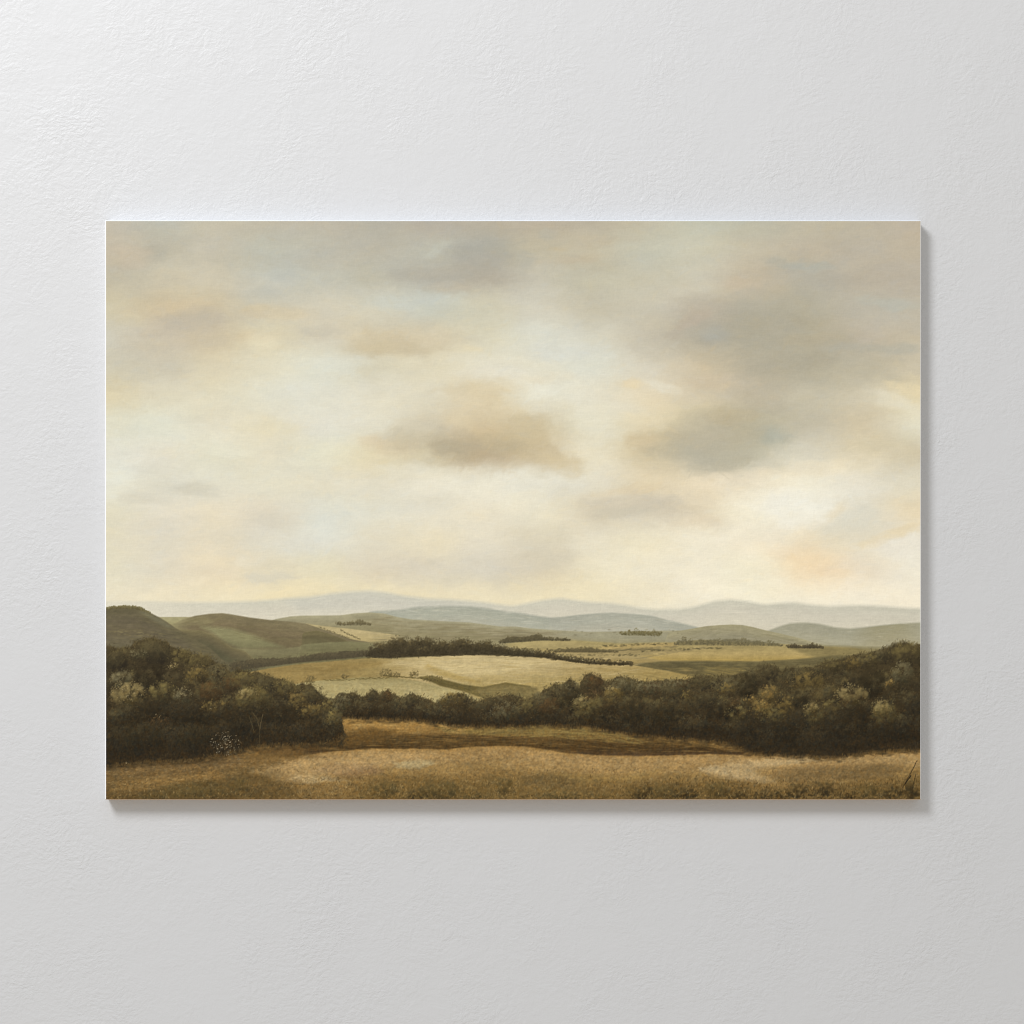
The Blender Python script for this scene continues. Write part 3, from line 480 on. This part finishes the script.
for (x, y, rx, ry, c) in [
 # left wood, back to front
 (117,660,13,11,DD), (154,653,18,14,DD), (138,654,8,4,GR), (181,657,10,8,OL), (200,660,12,7,OL), (218,668,8,5,DD), (149,675,20,13,HO), (174,666,4,3.4,YL), (198,675,12,8,TN), (122,679,10,8,GR),
 (163,693,13,10,OL), (128,694,15,11,YL), (183,696,9,7,GR), (210,692,14,11,RD), (215,706,12,6,TN), (232,684,9,9,RD), (245,679,12,7,OL), (266,686,10,10,DD), (287,688,11,8,OL), (298,701,8,9,TN), (314,698,8,7,DD), (311,711,11,7,TN), (334,718,8,9,OL), (339,722,5,7,DD), (340,731,4.5,7,KK), (336,737,6,5,HO),
 (254,698,18,12,OL), (247,695,9,6,YL), (256,709,14,7,HO), (280,714,22,13,HO), (150,712,24,11,HO), (190,716,20,10,HO), (118,717,11,9,DD), (160,722,12,6,RD), (240,722,16,12,HO), (322,730,14,8,HO), (140,738,30,14,KK), (195,738,24,12,KK),
 # thin line of the middle
 (372,697,8,6,DD), (388,696,6,7,RD), (413,701,9,6,DD), (342,702,8,7,GR), (328,706,6,6,OL), (400,705,10,8,DD), (425,709,10,7,DD), (453,700,14,6.5,TN), (466,699,4,4,DD), (440,712,16,7,DD), (485,707,9,7,DD), (505,711,11,8,GR), (522,712,9,8,DD),
 # centre
 (553,691,7,5.5,DD), (570,684.5,6.5,5.5,DD), (594,681,9.5,8,RD), (624,684,11,7.5,GR), (549,706,12,9,RD), (571,700,13,13,KK), (530,707,9,7,OL), (648,688,13,7,GR), (614,696,9,9,TN), (588,708,14,12,OL), (583,703,8,7,YL), (611,692,5,5,YL), (609,713,9,9,HO), (633,712,14,15,KK),
 (675,685,14,6,GR), (674,695,11,9,DD), (702,684,11,8,DD), (688,696,6,5,TN), (715,682,9,5,DD), (727,690,8.5,6.5,TN), (705,700,14,9,DD), (748,686,12,14,KK), (770,673,9,8,DD), (788,676,10,7,DD), (720,712,18,12,HO), (665,715,20,12,KK), (737,714,9,8,OL), (750,700,5.5,4.5,GL), (762,709,10.5,9,TN), (770,694,8,8,GL), (763,706,7,6,GL), (774,716,12,8,OL), (750,730,16,11,HO),
 # right wood
 (834,665,9,7,OL), (852,664,9.5,7,TN), (870,660,9,7,OL), (884,657,9,7,DD), (907,652,14,10,OL), (820,672,9,6,DD), (800,674,9,6,DD), (808,682,16,9,TN), (845,680,13,9,DD), (871,683,15,15,KK), (902,673,9,10,GR), (890,684,4,5,GL), (786,706,8,10,TN), (830,694,12,9,DD), (853,695,14,9.5,YL), (800,700,10,10,KK), (832,707,8,7,OL), (815,714,9,11,OL), (811,709,6,6,YL), (857,719,18,13,HO), (912,703,9,13,DD), (886,714,12.5,13,OL), (882,708,9,8,YL), (835,730,18,11,HO), (890,733,22,11,HO), (785,731,18,12,HO), (905,722,9,9,DD),
]: crown(x, y, rx * (1.18 if c in (YL, GL, OL, TN, GR) else 1), ry * (1.12 if c in (YL, GL, OL, TN, GR) else 1), *c, n=int(rx * ry * (2.0 if c in (YL, GL, GR) else 1.3)) + 12, leaf=(.5, 1.15), fill=.68 if c is not HO else .45, top=.55, side=-.45, fuzz=1.12)
for (tfn, bfn, xa, xb) in [(tf2, bf2, 106, 344), (tf, bf, 350, 920)]:
    for x in rng.uniform(xa, xb, 520):
        dab(x, bfn(x) + rng.normal(1.0, 1.6), rng.uniform(2, 5), rng.uniform(.8, 1.6), rng.uniform(-20, 20), hx(['4A3922', '5A4729', '3B2E1C'][rng.integers(3)]), rng.uniform(.15, .45))
# dark skirts and rising stems at the foot of the woods
for (tfn, bfn, xa, xb) in [(tf2, bf2, 106, 344), (tf, bf, 346, 920)]:
    for x in rng.uniform(xa, xb, 1500):
        t, b = tfn(x), bfn(x)
        if b - t < 8: continue
        y = b - abs(rng.normal(0, .17)) * (b - t)
        dab(x, y, rng.uniform(1.2, 3), rng.uniform(.4, .8), rng.uniform(60, 120), hx(['2B2216', '241C12', '332818', '3E301C', '2C2418'][rng.integers(5)]), rng.uniform(.2, .6))
    for x in rng.uniform(xa, xb, 260):
        y = bfn(x) + rng.normal(0, 1.5)
        dab(x, y, rng.uniform(.8, 2.2), .5, rng.uniform(20, 160), hx(['6B5531', '4E3E24', '70582F', '372C1B', '5A4526'][rng.integers(5)]), rng.uniform(.15, .45))
# flecks of light and dark through all the leaves
for (tfn, bfn, xa, xb, n) in [(tf2, bf2, 106, 344, 2400), (tf, bf, 346, 920, 4200)]:
    for x in rng.uniform(xa, xb, n):
        t, b = tfn(x), bfn(x)
        f = rng.random() ** 1.3; y = t + (b - t) * f
        c = hx(['6A5B3A', '7D6C45', '5A4C2E', '2A2217', '231C12', '4F4028', '8A7A52', '5F4728'][rng.integers(8)])
        dab(x, y, rng.uniform(.5, 1.1), rng.uniform(.4, .6), rng.uniform(0, 180), c, rng.uniform(.06, .26) * (1 - .5 * f))
# feathery tops
for (tfn, xa, xb, n) in [(tf2, 106, 318, 420), (tf, 346, 920, 1000)]:
    for x in rng.uniform(xa, xb, n):
        dab(x, tfn(x) + rng.normal(.2, 1.6), rng.uniform(.6, 1.7), .5, rng.uniform(30, 150), hx(['4C4129', '5A4D31', '3E3421', '6B5D3C'][rng.integers(4)]), rng.uniform(.3, .7))
# slim pale trunk, blossoming bush, bare twigs
for (pts, w, c) in [([(252,712),(257,718),(259.5,728),(259.5,744)], .55, '6F6040'), ([(249,716),(252,724),(254,733)], .4, '5C4F33'), ([(263,714),(261,722),(260,730)], .4, '63553A'),
                    ([(902.5,788),(908,778),(913,769),(917,760.5)], .6, '33281A'), ([(911,798),(913,786),(916,774)], .45, '3A2E1C'), ([(905,784),(911,775.5)], .4, '2E2416')]:
    p = np.array(pts); x_ = p[0, 0] < 800
    for t in np.linspace(0, len(p) - 1, 70):
        k = min(int(t), len(p) - 2); q = p[k] + (p[k + 1] - p[k]) * (t - k)
        dab(q[0] + rng.normal(0, .12), q[1], .8, w * .8, 90, hx(c) * (1 + rng.normal(0, .1)), .18 if x_ else .36)
for _ in range(80):
    a, r = rng.uniform(0, 2 * math.pi), rng.random() ** .6
    dab(225.5 + 15 * r * math.cos(a), 743 + 12 * r * math.sin(a), rng.uniform(.5, .95), .5, rng.uniform(0, 180), hx(['B5A88C', '94866A', '7D6F54', 'A5977A'][rng.integers(4)]), rng.uniform(.25, .75))
for _ in range(55):
    x = 225 + rng.normal(0, 7); dab(x, 749 + rng.normal(0, 5), rng.uniform(1, 2.5), .4, rng.uniform(50, 130), hx('6D5F45'), rng.uniform(.2, .5))
for (cx, cy, n, s) in [(127, 762, 5, 2), (183, 692, 18, 6), (171, 666, 8, 3.2), (129, 694, 30, 10), (157, 716, 4, 4), (211, 708, 5, 6)]:
    for _ in range(n):
        dab(cx + rng.normal(0, s * .6), cy + rng.normal(0, s * .5), rng.uniform(.5, .9), .5, rng.uniform(0, 180), hx(['B7A680', 'A8966C', '98875F'][rng.integers(3)]), rng.uniform(.2, .6))

# ---------------------------------------------------------------- weave and fine brush hair over everything
hair = rng.normal(0, 1, (NH, NW)).astype(np.float32); hairv = hair[::-1].copy()
for q in (1, 2, 4, 3): hair = (hair + np.roll(hair, q, 1)) / 1.5
for q in (1, 2, 3): hairv = (hairv + np.roll(hairv, q, 0)) / 1.5
hair /= hair.std(); hairv /= hairv.std()
fine = rng.normal(0, 1, (NH, NW)).astype(np.float32)
fine = (fine + np.roll(fine, 1, 1) + np.roll(fine, 1, 0)) / 1.7
img *= (1 + .0045 * hair + .0035 * hairv + .005 * fine)[..., None]
# a thin cool glaze over the land greys the browns
land = below(rA, 2)[..., None]
img += land * np.clip(1.0 - 2.2 * img.mean(-1, keepdims=True), 0, 1) * np.array([.001, .009, .006], np.float32)
def blur3(a):
    for ax in (0, 1): a = (np.roll(a, 1, ax) + 2 * a + np.roll(a, -1, ax)) / 4
    return a
near = np.clip((GY - 655) / 70, 0, 1)
raw = rng.normal(0, 1, (NH, NW)).astype(np.float32)
bristle = blur3(raw); bristle /= bristle.std()
clump = blur3(blur3(blur3(raw[::-1]))); clump /= clump.std()
grit = land * (.003 + .030 * near[..., None])
img *= 1 + grit * (bristle + .8 * clump)[..., None]
img += land * near[..., None] * (clump[:, ::-1] * .006)[..., None] * np.array([1, .1, -.8], np.float32)
straw = np.clip((GY - 738) / 20, 0, 1)[..., None] * np.clip(img.mean(-1, keepdims=True) * 3 - .6, 0, 1)
img += straw * np.array([.0, .010, .026], np.float32)
crisp = img - blur3(blur3(img))           # ridges of thick paint stand crisp
img += crisp * (.10 + .45 * land)
PAINT = np.clip(img, 0, 1)

# SCENE ===============================================================
import bpy

scene = bpy.context.scene
COL = scene.collection
MM = .001
T = .0165                                  # depth of the stretched canvas
DIST = 2.2                                 # lens to canvas face
ILLUM = 1.08                               # light on the canvas, to turn seen colours into paint

def wx(px): return (px - 512.0) * MM
def wz(py): return (512.0 - py) * MM

def to_linear(c):
    return np.where(c <= .04045, c / 12.92, ((c + .055) / 1.055) ** 2.4)

# ---------------------------------------------------------------- materials
def new_mat(name):
    m = bpy.data.materials.new(name); m.use_nodes = True
    n = m.node_tree.nodes; l = m.node_tree.links
    return m, n, l, n['Principled BSDF']

def node(n, kind, **kw):
    x = n.new(kind)
    for k, v in kw.items():
        if k in x.inputs: x.inputs[k].default_value = v
        else: setattr(x, k, v)
    return x

def wall_material():
    m, n, l, b = new_mat('painted plaster')
    tc = node(n, 'ShaderNodeTexCoord')
    # rolled plaster: small wrinkles, stronger in some patches than others
    warp = node(n, 'ShaderNodeTexNoise', Scale=28.0, Detail=3.0)
    l.new(tc.outputs['Object'], warp.inputs['Vector'])
    mixv = node(n, 'ShaderNodeVectorMath', operation='MULTIPLY_ADD'); mixv.inputs[1].default_value = (.022, .022, .022)
    l.new(warp.outputs['Color'], mixv.inputs[0]); l.new(tc.outputs['Object'], mixv.inputs[2])
    mp = node(n, 'ShaderNodeMapping'); mp.inputs['Scale'].default_value = (.8, 1, 1.1); mp.inputs['Rotation'].default_value = (0, .45, 0)
    l.new(mixv.outputs[0], mp.inputs['Vector'])
    n1 = node(n, 'ShaderNodeTexNoise', Scale=235.0, Detail=4.0, Roughness=.6); l.new(mp.outputs[0], n1.inputs['Vector'])
    n2 = node(n, 'ShaderNodeTexNoise', Scale=52.0, Detail=3.0, Roughness=.5); l.new(mixv.outputs[0], n2.inputs['Vector'])
    pm = node(n, 'ShaderNodeTexNoise', Scale=8.0, Detail=4.0, Roughness=.6); l.new(tc.outputs['Object'], pm.inputs['Vector'])
    rp = node(n, 'ShaderNodeMapRange'); rp.inputs['From Min'].default_value = .40; rp.inputs['From Max'].default_value = .66; rp.inputs['To Min'].default_value = .22; rp.inputs['To Max'].default_value = 1.0
    l.new(pm.outputs['Fac'], rp.inputs['Value'])
    mul = node(n, 'ShaderNodeMath', operation='MULTIPLY'); l.new(n1.outputs['Fac'], mul.inputs[0]); l.new(rp.outputs[0], mul.inputs[1])
    mad = node(n, 'ShaderNodeMath', operation='MULTIPLY_ADD'); mad.inputs[1].default_value = .35
    l.new(n2.outputs['Fac'], mad.inputs[0]); l.new(mul.outputs[0], mad.inputs[2])
    bp = node(n, 'ShaderNodeBump', Strength=1.0, Distance=.0010); l.new(mad.outputs[0], bp.inputs['Height'])
    l.new(bp.outputs[0], b.inputs['Normal'])
    b.inputs['Base Color'].default_value = (*WALL, 1)
    b.inputs['Roughness'].default_value = .42
    b.inputs['Specular IOR Level'].default_value = .35
    return m

def paint_material():
    m, n, l, b = new_mat('oil paint on canvas')
    at_ = node(n, 'ShaderNodeVertexColor', layer_name='paint')
    l.new(at_.outputs['Color'], b.inputs['Base Color'])
    tc = node(n, 'ShaderNodeTexCoord')
    ns = node(n, 'ShaderNodeTexNoise', Scale=420.0, Detail=3.0)
    l.new(tc.outputs['Object'], ns.inputs['Vector'])
    bp = node(n, 'ShaderNodeBump', Strength=.5, Distance=.00006); l.new(ns.outputs['Fac'], bp.inputs['Height'])
    l.new(bp.outputs[0], b.inputs['Normal'])
    b.inputs['Roughness'].default_value = .75
    b.inputs['Specular IOR Level'].default_value = .08
    return m

def cloth_material(name, col):
    m, n, l, b = new_mat(name)
    tc = node(n, 'ShaderNodeTexCoord')
    ns = node(n, 'ShaderNodeTexNoise', Scale=500.0, Detail=2.0); l.new(tc.outputs['Object'], ns.inputs['Vector'])
    rmp = node(n, 'ShaderNodeMapRange'); rmp.inputs['To Min'].default_value = .93; rmp.inputs['To Max'].default_value = 1.04
    l.new(ns.outputs['Fac'], rmp.inputs['Value'])
    mx = node(n, 'ShaderNodeVectorMath', operation='SCALE'); mx.inputs[0].default_value = col
    l.new(rmp.outputs[0], mx.inputs['Scale']); l.new(mx.outputs[0], b.inputs['Base Color'])
    bp = node(n, 'ShaderNodeBump', Strength=.4, Distance=.0001); l.new(ns.outputs['Fac'], bp.inputs['Height']); l.new(bp.outputs[0], b.inputs['Normal'])
    b.inputs['Roughness'].default_value = .8; b.inputs['Specular IOR Level'].default_value = .15
    return m

WALL = (.600, .601, .604)

def mesh_obj(name, verts, faces, mats, parent=None, mat_ids=None):
    me = bpy.data.meshes.new(name); me.from_pydata(verts, [], faces)
    for m in mats: me.materials.append(m)
    if mat_ids: me.polygons.foreach_set('material_index', mat_ids)
    me.update()
    o = bpy.data.objects.new(name, me); COL.objects.link(o)
    if parent: o.parent = parent
    return o

# ---------------------------------------------------------------- the wall
WX, WZ, WT = 3.0, 2.6, .12
v = [(x, y, z) for y in (0, WT) for z in (-WZ, WZ) for x in (-WX, WX)]
wall = mesh_obj('wall', v, [(0, 1, 3, 2), (5, 4, 6, 7), (4, 0, 2, 6), (1, 5, 7, 3), (2, 3, 7, 6), (4, 5, 1, 0)], [wall_material()])
wall['kind'] = 'structure'
wall['label'] = 'white plaster wall with a fine wrinkled texture behind the canvas'

# ---------------------------------------------------------------- the canvas
cx, cz = (X0 + X1) / 2, (Y0 + Y1) / 2
pic = bpy.data.objects.new('canvas_painting', None); COL.objects.link(pic)
pic.empty_display_size = .05
pic.location = (wx(cx), 0, wz(Y1))
pic['label'] = 'unframed canvas painting of hills and dark woods under a cloudy cream sky on white wall'
pic['category'] = 'painting'
OX, OZ = wx(cx), wz(Y1)

# painted face: one vertex per touch of paint
vx = (np.linspace(X0, X1, NW) - 512) * MM - OX
vz = (512 - np.linspace(Y0, Y1, NH)) * MM - OZ
co = np.empty((NH, NW, 3), np.float32)
co[..., 0] = vx[None, :]; co[..., 1] = -T; co[..., 2] = vz[:, None]
idx = np.arange(NH * NW, dtype=np.int32).reshape(NH, NW)
quads = np.stack([idx[1:, :-1], idx[1:, 1:], idx[:-1, 1:], idx[:-1, :-1]], -1).reshape(-1, 4)
me = bpy.data.meshes.new('painted_front')
me.vertices.add(NH * NW); me.vertices.foreach_set('co', co.ravel())
me.loops.add(quads.size); me.loops.foreach_set('vertex_index', quads.ravel())
me.polygons.add(len(quads)); me.polygons.foreach_set('loop_start', np.arange(0, quads.size, 4, dtype=np.int32))
me.update(calc_edges=True)
paint = np.ones((NH * NW, 4), np.float32)
paint[:, :3] = np.clip(to_linear(PAINT.reshape(-1, 3)) / ILLUM, 0, .95)
ca = me.color_attributes.new('paint', 'FLOAT_COLOR', 'POINT'); ca.data.foreach_set('color', paint.ravel())
me.materials.append(paint_material())
front = bpy.data.objects.new('painted_front', me); COL.objects.link(front); front.parent = pic

# turned edge: a narrow worn roll of bare canvas round the picture, then the four sides
L_, R_, T_, B_ = 1.4, .9, .7, .8
def ring(l, t, r, b, y): return [((l - 512) * MM - OX, y, (512 - t) * MM - OZ), ((r - 512) * MM - OX, y, (512 - t) * MM - OZ), ((r - 512) * MM - OX, y, (512 - b) * MM - OZ), ((l - 512) * MM - OX, y, (512 - b) * MM - OZ)]
rings = [ring(X0, Y0, X1, Y1, -T),
         ring(X0 - L_ * .7, Y0 - T_ * .7, X1 + R_ * .7, Y1 + B_ * .7, -T + .0005),
         ring(X0 - L_, Y0 - T_, X1 + R_, Y1 + B_, -T + .0018),
         ring(X0 - L_, Y0 - T_, X1 + R_, Y1 + B_, -.0006)]
v = [p for r in rings for p in r]; f, ids = [], []
for k in range(3):
    for q in range(4):                     # 0 top, 1 right, 2 bottom, 3 left
        a, b_ = k * 4 + q, k * 4 + (q + 1) % 4
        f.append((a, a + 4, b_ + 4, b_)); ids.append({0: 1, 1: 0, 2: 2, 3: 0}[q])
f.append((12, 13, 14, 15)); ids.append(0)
edge = mesh_obj('canvas_edge', v, f, [cloth_material('white canvas', (.88, .88, .89)), cloth_material('cool white canvas', (.80, .85, .93)), cloth_material('tan canvas', (.60, .40, .22))], pic, ids)  # cool top and deepened tan bottom chosen to tint the bounce on the wall

# ---------------------------------------------------------------- light
def area(name, loc, target, size, power, col):
    d = bpy.data.lights.new(name, 'AREA'); d.shape = 'DISK'; d.size = size; d.energy = power; d.color = col
    o = bpy.data.objects.new(name, d); COL.objects.link(o); o.location = loc
    from mathutils import Vector
    o.rotation_euler = (Vector(target) - Vector(loc)).to_track_quat('-Z', 'Y').to_euler()
    return o
area('key_softbox', (-1.50, -2.2, 2.2), (0, 0, 0), 1.15, 95, (.98, .998, 1.03))  # soft key lamp at upper left, placed from the canvas shadow's direction

world = bpy.data.worlds.new('World'); scene.world = world; world.use_nodes = True
wn, wl = world.node_tree.nodes, world.node_tree.links
bg = wn['Background']
tcw = node(wn, 'ShaderNodeTexCoord'); sp = node(wn, 'ShaderNodeSeparateXYZ'); wl.new(tcw.outputs['Generated'], sp.inputs[0])
cr = node(wn, 'ShaderNodeValToRGB'); mr = node(wn, 'ShaderNodeMapRange'); mr.inputs['From Min'].default_value = -1
wl.new(sp.outputs['Z'], mr.inputs['Value']); wl.new(mr.outputs[0], cr.inputs['Fac'])
cr.color_ramp.elements[0].color = (1.0, .925, .80, 1); cr.color_ramp.elements[1].color = (.965, .985, 1.02, 1)
wl.new(cr.outputs['Color'], bg.inputs['Color']); bg.inputs['Strength'].default_value = .62

# ---------------------------------------------------------------- camera
cam = bpy.data.cameras.new('Camera'); co_ = bpy.data.objects.new('Camera', cam); COL.objects.link(co_)
co_.location = (0, -(T + DIST), 0); co_.rotation_euler = (math.pi / 2, 0, 0)
cam.sensor_width = 36; cam.lens = 36 * DIST / 1.024; cam.clip_start = .05; cam.clip_end = 60
scene.camera = co_
scene.cycles.filter_width = 1.1
scene.view_settings.view_transform = 'Standard'; scene.view_settings.look = 'None'
scene.view_settings.exposure = 0; scene.view_settings.gamma = 1; scene.view_settings.use_curve_mapping = False
